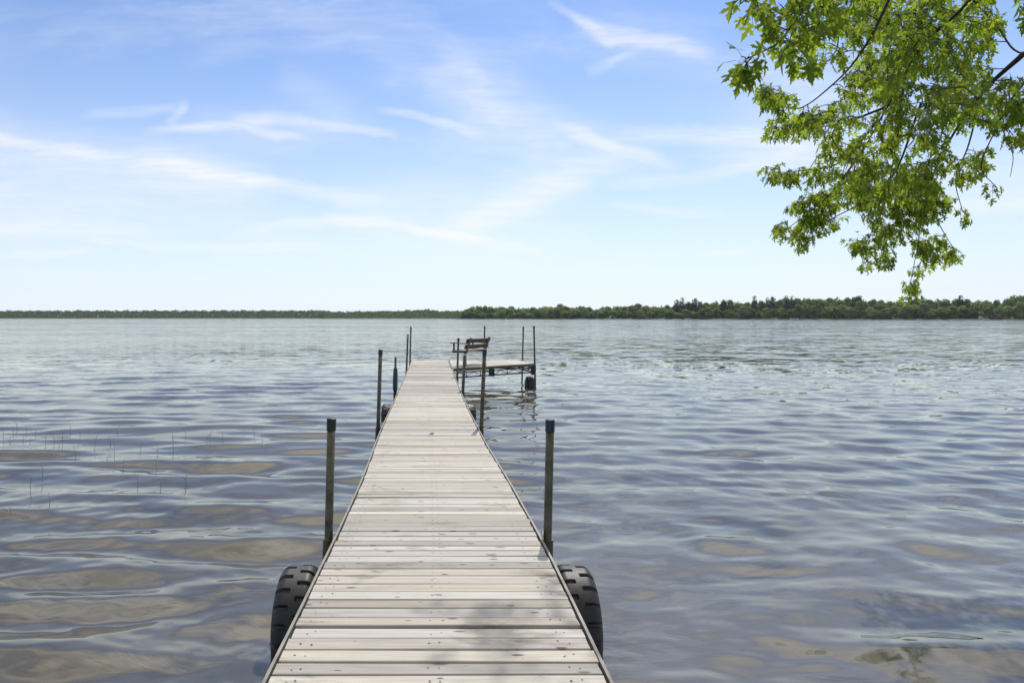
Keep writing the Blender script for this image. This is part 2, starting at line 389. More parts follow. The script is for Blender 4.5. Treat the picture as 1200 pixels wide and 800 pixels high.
# ------------------------------------------------------------------ lake
def build_lake():
    ys = list(np.linspace(-14, 2.6, 60))
    py = 372 + CAM_H * FPX / 2.75                 # rows spaced evenly as they recede
    step = 0.62
    while True:
        dd = CAM_H * FPX / (py - 372)
        if dd > 190: break
        ys.append(dd); py -= step
    ys += list(np.geomspace(200, 9000, 26))
    ys = np.array(ys)
    nx = 1040
    s = np.linspace(-1, 1, nx)
    half = np.maximum(9.0, 1.30 * np.abs(ys) + 4)
    X = s[None, :] * half[:, None] + np.maximum(0, 0.12 * ys)[:, None]
    Y = np.repeat(ys[:, None], nx, 1)
    dy = np.gradient(ys); dx = 2 * half / nx
    Z = np.zeros_like(X)
    r = np.random.default_rng(21)
    flat = np.ones_like(X)
    ncomp = 90
    leftw = np.clip(0.5 - (X - 0.04 * Y) / 5.0, 0, 1)           # open swell on the left, sheltered dapple on the right
    for i in range(ncomp):
        swell = i % 2 == 0
        lam = (0.34 * (2.2 / 0.34) ** r.random()) if swell else (0.26 * (1.5 / 0.26) ** r.random())
        ang = r.normal(R(-5), 0.20) if swell else r.normal(0.1, 0.75)
        k = 2 * math.pi / lam
        kx, ky = k * math.sin(ang), k * math.cos(ang)
        slope = (0.0225 if swell else 0.0125) * (1.25 if 0.45 < lam < 1.3 else 0.8)
        amp = slope / k
        fy = np.clip((2 * math.pi / max(abs(ky), .3) / dy - 3.5) / 5.0, 0, 1)
        fx = np.clip((2 * math.pi / max(abs(kx), .05) / dx - 3.0) / 3.0, 0, 1)
        wgt = (fy * fx)[:, None]
        # wave groups: each train swells and fades over a few metres
        gx, gy = r.normal(0, .22), r.normal(0, .22)
        grp = (0.75 + 0.5 * np.sin(gx * X + gy * Y + r.uniform(0, 6.28))) * ((0.25 + 0.85 * leftw) if swell else (1.15 - 0.55 * leftw))
        sel = fy > 0
        Z[sel] += (wgt * grp * amp)[sel] * np.sin(kx * X[sel] + ky * Y[sel] + r.uniform(0, 6.28))
    for i in range(34):                                        # small capillary ripples close to the shore
        lam = 0.10 * (0.36 / 0.10) ** r.random(); ang = r.normal(0, 0.8); k = 2 * math.pi / lam
        kx, ky = k * math.sin(ang), k * math.cos(ang)
        fy = np.clip((lam / dy - 4.0) / 5.0, 0, 1) * np.clip((lam / dx - 4.0) / 4.0, 0, 1); sel = fy > 0
        if not sel.any(): continue
        Xs, Ys = X[sel], Y[sel]
        patch = np.clip(0.45 + 0.6 * np.sin(r.normal(0, .8) * Xs + r.normal(0, .8) * Ys + r.uniform(0, 6.28)), 0, 1)
        Z[sel] += fy[sel][:, None] * patch * 0.013 / k * np.sin(kx * Xs + ky * Ys + r.uniform(0, 6.28))
    # sheltered calmer strip close to the shore on the right
    calm = 1.12 - 0.12 * np.clip((Y - 5) / 8, 0, 1)
    Z *= calm
    # small rings round the wheels where they break the surface
    for (cx, cy) in ((0.95, 4.15), (-0.86, 4.15)):
        rr = np.hypot(X - cx, Y - cy)
        Z += 0.0016 * np.sin(rr * 2 * math.pi / 0.13) * np.exp(-rr / 0.35) * (dy[:, None] < 0.05)
    V = np.stack([X, Y, Z], -1).reshape(-1, 3)
    nr = len(ys)
    idx = np.arange(nr * nx).reshape(nr, nx)
    F = np.stack([idx[:-1, :-1], idx[:-1, 1:], idx[1:, 1:], idx[1:, :-1]], -1).reshape(-1, 4)
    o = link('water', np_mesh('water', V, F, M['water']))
    tag(o, kind='structure')
    # bed of the lake and ground, one sheet to the horizon
    g = MB()
    g.add([(-12000, -400, -1.6), (12000, -400, -1.6), (12000, 12000, -1.6), (-12000, 12000, -1.6)], [(0, 1, 2, 3)])
    tag(g.build('ground', M['beam']), kind='structure')
    # grassy shore behind the camera, where the dock starts
    b = MB(); n = 60; rows = [(-40, 1.6), (-14, 1.2), (-3, 0.75), (-0.2, 0.35), (0.9, -0.05), (1.6, -0.5)]
    vs = []; fs = []
    for j, (y, z) in enumerate(rows):
        for i in range(n):
            x = -40 + 80 * i / (n - 1)
            vs.append((x, y + (0.35 * math.sin(x * .7) + 0.2 * math.sin(x * 1.9) if j > 2 else 0), z + 0.05 * math.sin(x * 1.3 + j)))
    for j in range(len(rows) - 1):
        for i in range(n - 1): fs.append((j * n + i, j * n + i + 1, (j + 1) * n + i + 1, (j + 1) * n + i))
    b.add(vs, fs); tag(b.build('shore_bank', M['bank'], smooth=True), kind='structure')
build_lake()

# ------------------------------------------------------------------ far shore
def shore_d(px):                              # distance of the opposite shore seen towards px
    return float(np.interp(px, [-800, 372, 380, 530, 536, 560, 700, 900, 1200, 1700], [1500, 1500, 1280, 1230, 960, 950, 860, 740, 600, 470]))

def build_far_land():
    g = MB(); vs = []; fs = []
    pxs = list(range(-700, 1700, 6))
    for px in pxs:
        d = shore_d(px)
        j = 2.0 * math.sin(px * .11) + 1.5 * math.sin(px * .29 + 1)
        for (dd, z) in ((-1.0 + j, -0.3), (1.5 + j, 0.35), (9 + j, 0.9), (60, 2.2), (700, 4.0)):
            p = at(px, 372, d + dd); vs.append((p.x, p.y, z))
    n = 5
    for i in range(len(pxs) - 1):
        for k in range(n - 1): fs.append((i * n + k, (i + 1) * n + k, (i + 1) * n + k + 1, i * n + k + 1))
    g.add(vs, fs); tag(g.build('far_shore', M['farbank'], smooth=True), kind='structure')
build_far_land()

# summer air over the lake
hb = MB(); hb.box((100, 720, 34), (5600, 1840, 77.2))
hm = bpy.data.materials.new('lake_air'); hm.use_nodes = True
ht = NT(hm.node_tree); ht.n.clear()
pv = ht.new('ShaderNodeVolumePrincipled'); pv.inputs['Color'].default_value = (0.80, 0.88, 1.0, 1); pv.inputs['Density'].default_value = 0.00005; pv.inputs['Anisotropy'].default_value = 0.2
ho = ht.new('ShaderNodeOutputMaterial'); ht.l.new(pv.outputs[0], ho.inputs['Volume'])
tag(hb.build('haze', hm), kind='stuff')

def quads(cent, nrm, size, r):
    """leaf clumps: bent four-cornered faces at cent, facing nrm"""
    n = len(cent)
    a = np.cross(nrm, r.normal(size=(n, 3))); a /= np.linalg.norm(a, axis=1, keepdims=True) + 1e-9
    b = np.cross(nrm, a)
    s = size[:, None]
    k = r.uniform(0.6, 1.25, (4, n, 1))
    V = np.stack([cent - a * s * k[0], cent - b * s * k[1] * .8 + nrm * s * .25, cent + a * s * k[2], cent + b * s * k[3] * .8 + nrm * s * .25], 1).reshape(-1, 3)
    F = np.arange(4 * n).reshape(n, 4)
    return V, F

def crown_mesh(name, seed, H, W, mat, pine=False, base=-0.06, nleaf=1700):
    r = np.random.default_rng(seed)
    lobes = []
    if pine:
        nl = 9
        for i in range(nl):
            t = i / (nl - 1)
            z = H * (0.35 + 0.62 * t); rad = W * (0.26 * (1 - t) ** 0.5 + 0.24) * r.uniform(.75, 1.25)
            for k in range(3):
                a = r.uniform(0, 6.28); off = rad * 0.55
                lobes.append((np.array([off * math.cos(a), off * math.sin(a), z + r.normal(0, .3)]), np.array([rad * .8, rad * .8, H * 0.075])))
    else:
        for i in range(int(r.integers(10, 17))):
            t = r.random() ** 0.8
            z = H * (base + 0.10 + 0.78 * t); env = W * 0.5 * math.sqrt(max(0.05, 1 - ((t - 0.40) / 0.66) ** 2))
            a = r.uniform(0, 6.28); off = env * r.uniform(0.35, 0.75)
            rad = W * r.uniform(0.13, 0.31)
            lobes.append((np.array([off * math.cos(a), off * math.sin(a), z]), np.array([rad, rad, rad * r.uniform(.7, 1.0)])))
        lobes.append((np.array([0, 0, H * .52]), np.array([W * .3, W * .3, H * .36])))
    vol = np.array([l[1][0] * l[1][1] for l in lobes]); vol /= vol.sum()
    C = []; Nn = []
    pick = r.choice(len(lobes), nleaf, p=vol)
    for i in pick:
        c, s = lobes[i]
        u = r.normal(size=3); u /= np.linalg.norm(u)
        rr = r.uniform(0.72, 1.08)
        p = c + u * s * rr
        if p[2] < 0.2: p[2] = r.uniform(0.2, 2)
        C.append(p); Nn.append(u * 0.8 + r.normal(0, .45, 3))
    C = np.array(C); Nn = np.array(Nn); Nn /= np.linalg.norm(Nn, axis=1, keepdims=True)
    sz = r.uniform(0.55, 1.15, nleaf) * (0.75 if pine else 0.95)
    V, F = quads(C, Nn, sz, r)
    return np_mesh(name, V, F, mat, smooth=False)

def trunk_mesh(name, H, rad):
    m = MB(); m.tube([(0, 0, -1), (0.1, 0, H * .35), (0.0, 0.1, H * .85)], [rad * 1.2, rad, rad * .35], 7)
    me = bpy.data.meshes.new(name); me.from_pydata(m.v, [], m.f); me.materials.append(M['far_trunk']); return me

CROWNS = [crown_mesh('crown', 100 + i, 20, (13, 15, 11, 17, 12, 14, 10)[i], M['far_green']) for i in range(7)]
PINES = [crown_mesh('pine_crown', 200 + i, 20, (9, 8, 10)[i], M['far_pine'], True, nleaf=700) for i in range(3)]
TRUNK = trunk_mesh('trunk', 20, 0.4)
PROFILE = [(530, 366), (537, 365), (545, 360), (565, 357), (590, 357), (600, 359), (618, 359.5), (640, 357.5), (655, 356), (662, 358.5), (690, 357),
           (697, 362), (705, 358.5), (745, 355.5), (765, 357), (785, 357), (800, 353), (815, 353), (830, 351.5), (845, 350.5), (865, 351), (880, 353),
           (890, 350), (905, 350), (920, 349), (945, 348.5), (980, 347.5), (1008, 347), (1035, 349.5), (1060, 349), (1090, 349.5), (1120, 348),
           (1140, 350), (1150, 349), (1175, 350.5), (1185, 347), (1192, 343.5), (1200, 343), (1350, 344)]
PX_, PY_ = zip(*PROFILE)

def far_tree(px, dd, top_y, mesh, wscale, name, label, cat, group):
    d = shore_d(px) + dd
    p = at(px, 372, d); z0 = 0.6 + 0.02 * dd
    H = (372 - top_y) * d / FPX + CAM_H - z0
    o = thing(name, label, cat, (p.x, p.y, z0), random.uniform(0, 6.28), group)
    s = H / 20
    o.scale = (wscale, wscale, s)
    c = link('crown', mesh, o); t = link('trunk', TRUNK, o)
    return o
G = 'trees along the far shore'
px = 540.0
k = 0
while px < 1330:
    top = np.interp(px, PX_, PY_)
    d = shore_d(px)
    # tall row behind
    far_tree(px + random.uniform(-2, 2), random.uniform(22, 34), top + random.choice((-.8, -.4, 0, .6, 1.5, 2.6)), CROWNS[(k * 5 + k // 7) % 7], random.uniform(.75, 1.35), 'broadleaf_tree',
             'tall green tree in the back row of the far shore wood', 'tree', G)
    # lower row at the water's edge
    h = 372 - top
    far_tree(px + random.uniform(3, 7), random.uniform(8, 15), 372 - h * random.uniform(.38, .82), CROWNS[(k * 3 + 2) % 7], random.uniform(.75, 1.1), 'broadleaf_tree',
             'lower rounded green tree at the water edge of the far shore', 'tree', G)
    k += 1
    px += 9.2 * 780 / d
pines = [(794, 350.0), (800, 348.8), (806, 352), (815, 348.6), (884, 347.2), (899, 347), (905, 346.6), (921, 347), (928, 345.6), (1081, 342 + 5), (1125, 346.6), (1131, 349), (848, 350.2), (1008, 346.8), (742, 356)]
for i, (x, y) in enumerate(pines):
    far_tree(x, random.uniform(17, 24), y + 1.0, PINES[i % 3], random.uniform(.7, .95), 'pine_tree', 'dark pine rising above the green trees of the far shore', 'tree', 'dark pines on the far shore')

def far_wood(name, px0, px1, ytop, seed, nleaf, sz, back):
    r = np.random.default_rng(seed)
    pxs = r.uniform(px0, px1, nleaf)
    d0 = np.array([shore_d(p) for p in pxs])
    base = np.interp(pxs, *zip(*ytop))
    bump = 0.8 * np.sin(pxs * .55 + seed) + 0.55 * np.sin(pxs * 1.37) + 0.45 * np.sin(pxs * .23 + 2) + 0.5 * np.sin(pxs * 2.9)
    topz = (372 - (base + bump * 0.55)) * d0 / FPX + CAM_H
    u = r.random(nleaf) ** 0.95
    depth = (6 if back != 30 or px0 < 500 else 26) + back * u + r.uniform(0, 5, nleaf)
    z = topz * (0.08 + 0.92 * u) + r.normal(0, .6, nleaf)
    X = (pxs - HX) * (d0 + depth) / FPX; Y = d0 + depth
    C = np.stack([X, Y, np.maximum(z, .3)], 1)
    N_ = np.stack([r.normal(0, .6, nleaf), -0.7 + r.normal(0, .5, nleaf), 0.7 + r.normal(0, .5, nleaf)], 1); N_ /= np.linalg.norm(N_, axis=1, keepdims=True)
    V, F = quads(C, N_, r.uniform(.6, 1.3, nleaf) * sz, r)
    o = link(name, np_mesh(name, V, F, M['far_mass'], False))
    return o
tag(far_wood('far_wood', -620, 386, [(-620, 364.5), (0, 364.5), (160, 364.3), (280, 364), (376, 364.2)], 5, 46000, 2.1, 40),
    'low band of distant green wood on the far left shore', 'wood', kind='stuff')
tag(far_wood('nearer_wood', 376, 545, [(377, 366), (430, 365.2), (470, 364.6), (500, 362.8), (512, 364.5), (541, 365)], 6, 9000, 1.8, 30),
    'band of green wood on the far shore left of the dock end', 'wood', kind='stuff')

PROF2 = [(p, 372 - (372 - y_) * .80) for p, y_ in PROFILE]
tag(far_wood('wood_behind', 545, 1340, PROF2, 9, 26000, 1.7, 30), 'dense green wood filling the gaps behind the far shore trees', 'wood', kind='stuff')
# things on the far shore, a few pixels each
def shed(name, label, cat, px, dd, w_, dep, hw, hr, wall, roof, parts=True):
    d = shore_d(px) + dd; p = at(px, 372, d)
    o = thing(name, label, cat, (p.x, p.y, 0.9))
    a = MB(); a.box((0, 0, hw / 2), (w_, dep, hw)); a.build('wall', wall, o)
    b = MB(); e = 0.4; W2, D2 = w_ / 2 + e, dep / 2 + e
    b.add([(-W2, -D2, hw), (W2, -D2, hw), (W2, D2, hw), (-W2, D2, hw), (-W2, 0, hw + hr), (W2, 0, hw + hr)],
          [(0, 1, 5, 4), (2, 3, 4, 5), (0, 4, 3), (1, 2, 5), (3, 2, 1, 0)]); b.build('roof', roof, o)
    for sx in (-.28, .28):
        c = MB(); c.box((sx * w_, -dep / 2 - 0.03, hw * .55), (w_ * .18, .06, hw * .35)); c.build('window', M['glass'], o)
    return o
shed('cabin', 'dark brown cabin with a pitched roof among far shore trees', 'cabin', 1172, 7, 8.0, 6, 2.6, 1.9, M['cabin'], M['roof'])
shed('boathouse', 'small white boathouse just left of the brown cabin', 'shed', 1149.5, 8, 2.6, 2.5, 1.9, .8, M['white'], M['canvas'])
shed('shed', 'small pale shed just right of the brown cabin', 'shed', 1185, 9, 2.6, 2.2, 2.2, .8, M['white'], M['roof'])
def boat(label, px, L, canopy, name='pontoon_boat', cat='boat', h=0.7):
    d = shore_d(px) - 5; p = at(px, 372, d)
    o = thing(name, label, cat, (p.x, p.y, 0.0))
    m = MB()
    for sy in (-.8, .8): m.tube([(-L / 2, sy, .18), (L / 2 - .6, sy, .18), (L / 2, sy, .3)], [.26, .26, .06], 8)
    m.build('hull', M['alu'], o, True)
    m = MB(); m.box((0, 0, .48), (L, 2.3, .1)); m.build('floor', M['canvas'], o)
    m = MB()
    for sy in (-1.1, 1.1): m.box((0, sy, .53 + h / 2), (L * .94, .05, h))
    m.build('side_panel', M['white'], o)
    if canopy:
        m = MB(); m.box((0, 0, 2.3), (L * .6, 2.2, .12))
        for sx in (-.28, .28):
            for sy in (-1, 1): m.beam((sx * L, sy, .5), (sx * L, sy, 2.3), .05, .05)
        m.build('canopy', M['white'], o)
boat('white pontoon boat with a canopy moored on far shore below the dark pines', 908, 6.0, True)
boat('long low white boat moored on the far shore right of canopied pontoon boat', 931, 9.0, False)
boat('low white boat on the far shore under the first dark pines', 806, 7.0, False)
boat('small white boat moored in front of the far boathouse', 1155, 4.2, True)
boat('pale boat moored at the gap in the trees on far shore', 713, 4.5, False)
boat('grey white boat on far shore between the tree gap and the first pines', 738, 5.0, False)

# ------------------------------------------------------------------ dock
D_T = [-1.0, 2.39, 2.957, 3.574, 4.055, 5.49, 6.54, 7.48, 8.6, 10.67, 12.9, 17, 22.7]
DROP_T = [1.262, 1.275, 1.283, 1.291, 1.303, 1.342, 1.368, 1.382, 1.392, 1.425, 1.432, 1.425, 1.418]
CX_T = [.015, .026, .036, .043, .047, .044, .027, .008, -.004, -.010, -.012, -.006, 0]
def dz(d): return CAM_H - float(np.interp(d, D_T, DROP_T))
def dcx(d): return float(np.interp(d, D_T, CX_T))
DOCK_END = 22.7; HALF = 0.592
dock = thing('dock', 'long weathered grey plank dock on black wheels running out over the lake', 'dock', (0, 0, 0))

deck = MB(); spots = []
y = -0.9; i = 0
BW = 0.0865
joints = [5.49, 10.67, 16.6]
wide = [2.66, 3.18, 3.37, 4.05, 7.05, 8.05, 13.1, 14.6, 18.9, 20.3]
while y < DOCK_END - 0.03:
    bw = BW + random.gauss(0, .0012)
    yc = y + bw / 2; z = dz(yc) + random.gauss(0, .0011); cx = dcx(yc)
    tilt = random.gauss(0, .0012); ex0, ex1 = random.gauss(0, .0025), random.gauss(0, .0025)
    rot = random.gauss(0, .0010)
    x0, x1 = cx - HALF + ex0, cx + HALF + ex1
    prof = [(-bw / 2, -.030), (-bw / 2, -.0035), (-bw / 2 + .0035, 0), (0, random.gauss(0.0003, .0006)), (bw / 2 - .0035, 0), (bw / 2, -.0035), (bw / 2, -.030)]
    n = len(prof); vs = []
    for s_, xx in ((-1, x0), (0, cx), (1, x1)):
        for (py_, pz_) in prof: vs.append((xx, yc + py_ + s_ * rot * HALF, z + pz_ + tilt * py_ / bw * 2 + (random.gauss(0, .0008))))
    fs = [(a * n + k + 1, a * n + k, (a + 1) * n + k, (a + 1) * n + k + 1) for a in range(2) for k in range(n - 1)]
    fs += [tuple(range(n)), tuple(2 * n + k for k in range(n - 1, -1, -1))]
    deck.cur = 0; deck.add(vs, fs)
    if yc < 14 and yc > 1.5:
        deck.cur = 1
        for jx in (-.515, -.01, .50):
            for s_ in (-1, 1):
                sx = cx + jx + s_ * 0.019 + random.gauss(0, .005); sy = yc + random.gauss(0, .010); rr = random.uniform(.0032, .0048)
                deck.add([(sx + rr * math.cos(a * .785), sy + rr * math.sin(a * .785), z + .0016) for a in range(8)], [tuple(range(8))])
    gap = abs(random.gauss(.0092, .0035)) + .0026
    y2 = y + bw
    for jn in joints:
        if y2 < jn <= y2 + BW: gap = .020
    for wn_ in wide:
        if y2 < wn_ <= y2 + BW: gap = .012
    y = y2 + gap
deck.build('deck', [M['deck'], M['screw']], dock)

def follow(x_off, w_, ztop, zbot, y0=-0.9, y1=DOCK_END, n=90):
    m = MB(); vs = []; fs = []
    for i in range(n + 1):
        d = y0 + (y1 - y0) * i / n; cx = dcx(d) + x_off; z = dz(d)
        vs += [(cx - w_ / 2, d, z + zbot), (cx + w_ / 2, d, z + zbot), (cx + w_ / 2, d, z + ztop), (cx - w_ / 2, d, z + ztop)]
    for i in range(n):
        a = i * 4
        for k in range(4): fs.append((a + k, a + (k + 1) % 4, a + 4 + (k + 1) % 4, a + 4 + k))
    fs += [(3, 2, 1, 0), tuple(n * 4 + k for k in range(4))]
    m.add(vs, fs); return m
for s_ in (-1, 1):
    follow(s_ * (HALF + .017), .012, .002, -.035).build('edge_rail', M['alu'], dock)
    follow(s_ * (HALF + .004), .010, -.034, -.16).build('side_beam', M['beam'], dock)
follow(0, .04, -.032, -.14).build('joist', M['beam'], dock)
m = MB(); m.box((dcx(22.7), DOCK_END - .01, dz(22.7) - .09), (2 * HALF, .03, .115)); m.build('end_beam', M['beam'], dock)
for dj in joints:
    m = MB(); m.box((dcx(dj), dj, dz(dj) - .10), (2 * HALF - .02, .05, .10)); m.build('cross_beam', M['beam'], dock)

def post(parent, d, top, bot, rad=.0255, cap=None, caplen=.07, collar=True, deckz=None, label=None):
    T = at(top[0], top[1], d); B = at(bot[0], bot[1], d); v = (B - T).normalized()
    E = T + v * ((T.z + 0.55) / -v.z)
    p = MB(); p.tube([T, E], rad, 18); o = p.build('post', M['steel'], parent, True)
    for q in o.data.polygons:
        if len(q.vertices) > 4: q.use_smooth = False
    if label: o['label'] = label
    if cap is not None:
        c = MB(); c.tube([T - v * .008, T - v * .004, T + v * caplen], [rad * .9, rad + .0035, rad + .0035], 18)
        c.build('cap', cap, o)
    if collar:
        z0 = (dz(d) if deckz is None else deckz) - .055
        A = T + v * ((T.z - z0) / -v.z); Bq = A + v * .20
        c = MB(); c.tube([A, Bq], rad + .009, 18)
        side = 1 if B.x > dcx(d) else -1
        c.box((A.x - side * .04, A.y, z0 - .06), (.05, .05, .05)); c.build('bracket', M['steel'], o)
    return o
post(dock, 4.2, (388.5, 491), (385, 634), cap=M['blackcap'])
post(dock, 4.2, (644.7, 492.5), (641.7, 632), cap=M['navy'])
post(dock, 9.07, (446, 410), (443, 505), cap=M['navy'])
post(dock, 8.86, (568, 409.5), (564, 500), cap=M['navy'])
post(dock, 13.5, (544.6, 415.5), (542.3, 462), rad=.031, cap=M['greycap'], caplen=.02)
pl = post(dock, 13.5, (463.6, 418), (462.8, 462), rad=.023, label='post wearing a dark teal bumper sleeve')
m = MB(); T = at(463.5, 431, 13.5); Bq = at(463.0, 460, 13.5)
m.tube([T, T.lerp(Bq, .06), T.lerp(Bq, .3), T.lerp(Bq, .6), T.lerp(Bq, .88), Bq], [.030, .040, .047, .050, .044, .026], 16); m.build('bumper', M['teal'], pl, True)
post(dock, 16.7, (537.3, 396.3), (535.8, 441), cap=M['blackcap'])
post(dock, 18.5, (478, 391.5), (476.2, 438), cap=M['greycap'], caplen=.11)
post(dock, 22.1, (481.5, 383), (480.4, 430), cap=M['blackcap'])

def wheel_mesh():
    Rw, Wd = .36, .25
    nt, prof = 360, []
    us = np.concatenate([np.linspace(-1, 1, 33)])
    V = []; rows = []
    for ti in range(nt):
        th = 2 * math.pi * ti / nt
        ring = []
        for u in us:
            au = abs(u)
            r = Rw - .022 - .055 * max(0, (au - .45) / .55) ** 2.2
            ph = (th / (2 * math.pi) * 20 + (0.5 if u > 0 else 0.0)) % 1.0
            lug = 0.0
            if au < .13: lug = 1.0
            elif au < .97: lug = min(1.0, max(0.0, min(ph / .04, (.80 - ph) / .04)))
            r += .016 * lug
            ring.append((u * Wd / 2, r))
        # sidewall closing towards the hub
        L = [(-Wd / 2 * .96, Rw - .13), (-Wd / 2 * .80, Rw - .20)]; Rr = [(Wd / 2 * .96, Rw - .13), (Wd / 2 * .80, Rw - .20)]
        ring = L[::-1] + ring + Rr
        V += [(x, r * math.cos(th), r * math.sin(th)) for x, r in ring]
    n = len(us) + 4
    F = []
    for ti in range(nt):
        a, b = ti * n, ((ti + 1) % nt) * n
        for k in range(n - 1): F.append((a + k, a + k + 1, b + k + 1, b + k))
    me = bpy.data.meshes.new('wheel'); me.from_pydata(V, [], F); me.materials.append(M['tyre']); return me
def hub_mesh():
    m = MB(); m.tube([(-.105, 0, 0), (.105, 0, 0)], .162, 28); m.tube([(-.14, 0, 0), (.14, 0, 0)], .05, 14)
    me = bpy.data.meshes.new('hub'); me.from_pydata(m.v, [], m.f); me.materials.append(M['rust']); return me
WHEEL, HUB = wheel_mesh(), hub_mesh()
def wheel(parent, x, y, z, a=0.0, s=1.0):
    o = link('wheel', WHEEL, parent, (x, y, z)); o.rotation_euler.x = a; o.scale = (s, s, s)
    link('hub', HUB, o); return o
def axle(parent, y, x0, x1, z):
    m = MB(); m.tube([(x0, y, z), (x1, y, z)], .022, 10)
    for x in (-.5, .5): m.beam((x, y, z), (x, y, dz(y) - .14), .05, .05)
    m.build('axle', M['steel'], parent)
wheel(dock, -.862, 4.5, .10, .03); wheel(dock, .945, 4.5, .10, .15); axle(dock, 4.5, -.82, .9, .10)
wheel(dock, -.885, 14.3, -.06, .2); wheel(dock, .825, 14.3, -.06, .1); axle(dock, 14.3, -.85, .8, -.06)

# side platform at the far end
FL, FR, BR, BL = Vector((.635, 19.4, dz(19.4) - .02)), Vector((3.12, 20.75, 2.1 - 1.395)), Vector((2.95, 22.5, 2.1 - 1.40)), Vector((.635, 22.65, 2.1 - 1.415))
plat = thing('dock_platform', 'L-shaped side platform of pale planks on a dark truss at the dock end', 'platform', (0, 0, 0))
m = MB(); nb = 25
def bil(s_, t_): return FL.lerp(FR, s_).lerp(BL.lerp(BR, s_), t_)
for i in range(nb):
    a, b = (i + .04) / nb, (i + .96) / nb; jz = Vector((0, 0, random.gauss(0, .002)))
    q = [bil(a, 0), bil(b, 0), bil(b, 1), bil(a, 1)]
    m.box8([p + jz - Vector((0, 0, .032)) for p in q] + [p + jz for p in q])
m.build('deck', M['plat'], plat)
dn = Vector((0, 0, -1))
m = MB()
out = Vector((.03, -.05, 0))
m.beam(FL + out + dn * .05, FL.lerp(FR, .47) + out + dn * .05, .03, .075); m.build('front_beam', M['algae'], plat)
m = MB(); m.beam(FL.lerp(FR, .475) + out + dn * .045, FR + out + dn * .045, .03, .07)
m.beam(FR + out + dn * .045, BR + Vector((.03, .03, 0)) + dn * .045, .03, .07); m.beam(BR + dn * .05 + Vector((0, .03, 0)), BL + dn * .05 + Vector((0, .03, 0)), .03, .07); m.build('edge_rail', M['algae'], plat)
m = MB()
def truss(A, B, n):
    top, bot = .11, .27
    m.beam(A + dn * bot, B + dn * bot, .035, .035); m.beam(A + dn * (top + .02), B + dn * (top + .02), .03, .03)
    for i in range(n):
        p, q = A.lerp(B, i / n), A.lerp(B, (i + 1) / n); mid = p.lerp(q, .5)
        m.beam(p + dn * top, p + dn * bot, .022, .022)
        m.beam(p + dn * (bot - .02), mid + dn * (top + .03), .014, .014); m.beam(mid + dn * (top + .03), q + dn * (bot - .02), .014, .014)
    m.beam(B + dn * top, B + dn * bot, .03, .03)
truss(FL, FR, 6); truss(BL, BR, 6); truss(FR, BR, 3)
m.build('truss', M['frame'], plat)
for (q, sx, sz) in ((FL.lerp(FR, .47), .16, .22), (FR, .12, .26), (BR + Vector((-.05, -.35, 0)), .13, .14)):
    m = MB(); m.box(q + dn * (.08 + sz / 2) + Vector((0, -.03, 0)), (sx, .10, sz)); m.build('bracket', M['frame'], plat)
post(plat, 21.05, (625.7, 382), (627.2, 452), rad=.027, cap=M['blackcap'], deckz=.70)
post(plat, 22.75, (613.3, 383), (611.6, 452), rad=.025, cap=M['blackcap'], deckz=.70)
post(plat, 22.85, (567.9, 382.5), (567.2, 430), rad=.025, cap=M['blackcap'], deckz=.70)
wheel(plat, 3.06, 20.95, -.06, .1)
mm = MB(); mm.tube([(1.9, 21.2, -.06), (3.0, 20.95, -.06)], .022, 10); mm.build('axle', M['steel'], plat)

# bench standing on the platform, seen from behind
bx = Vector((1.03, 20.0, 0)); bdir = Vector((.555, .83, 0)).normalized(); fdir = Vector((-bdir.y, bdir.x, 0))
BZ = bil(.3, .2).z + .004
bench = thing('bench', 'brown slatted bench with armrests on the side platform facing the water', 'bench', (bx.x, bx.y, BZ), math.atan2(bdir.y, bdir.x))
LB = 1.22     # local: +x along the bench, +y forward (where a sitter looks)
m = MB()
for yy_ in (.06, .175, .29, .405): m.box((LB / 2, yy_, .435), (LB + .04, .10, .035))
m.build('seat', M['seat'], bench)
for (zc, yo, hh) in ((.735, -.125, .125), (.565, -.065, .125)):
    m = MB(); m.box((LB / 2, yo + .028, zc), (LB + .16, .032, hh), Matrix.Rotation(R(18), 3, 'X')); m.build('back_slat', M['bench'], bench)
for xx in (.05, LB - .05):
    m = MB()
    m.beam((xx, .0, .38), (xx, -.165, .83), .05, .045); m.build('back_upright', M['seat'], bench)
    m = MB(); m.beam((xx, .03, 0), (xx, .03, .415), .05, .06); m.build('leg', M['frame'], bench)
    m = MB(); m.beam((xx, -.02, .40), (xx, .47, .40), .045, .05); m.build('seat_rail', M['frame'], bench)
    m = MB(); m.beam((xx, -.10, .655), (xx, .53, .665), .085, .03); m.build('armrest', M['seat'], bench)
    m = MB(); m.beam((xx, .42, .425), (xx, .42, .648), .04, .04); m.build('arm_support', M['frame'], bench)

# dry leaf and debris on the planks
def floor_leaf(px, py_, d, sz, label):
    z = dz(d) + .006; p = at(px, py_, d)
    m = MB(); m.add([(0, -.5, 0), (.4, -.2, .25), (.5, .3, .35), (0, .6, .02), (-.45, .25, .3), (-.4, -.2, .2)], [(0, 1, 2, 3), (0, 3, 4, 5)])
    me = m.build('dry_leaf', M['dry'])
    me.scale = (sz, sz, sz * .6); me.location = (p.x, d, z); me.rotation_euler.z = random.uniform(0, 6)
    tag(me, label, 'leaf')
def ground_d(py_):
    lo, hi = 2.0, 22.6
    for _ in range(40):
        mid = (lo + hi) / 2
        if 372 + (CAM_H - dz(mid)) * FPX / mid > py_: lo = mid
        else: hi = mid
    return lo
floor_leaf(505.5, 508.7, ground_d(508.7), .06, 'curled dry leaf lying in the middle of the dock planks')
floor_leaf(416, 584.5, ground_d(584.5), .028, 'small brown leaf scrap by the dock left edge')

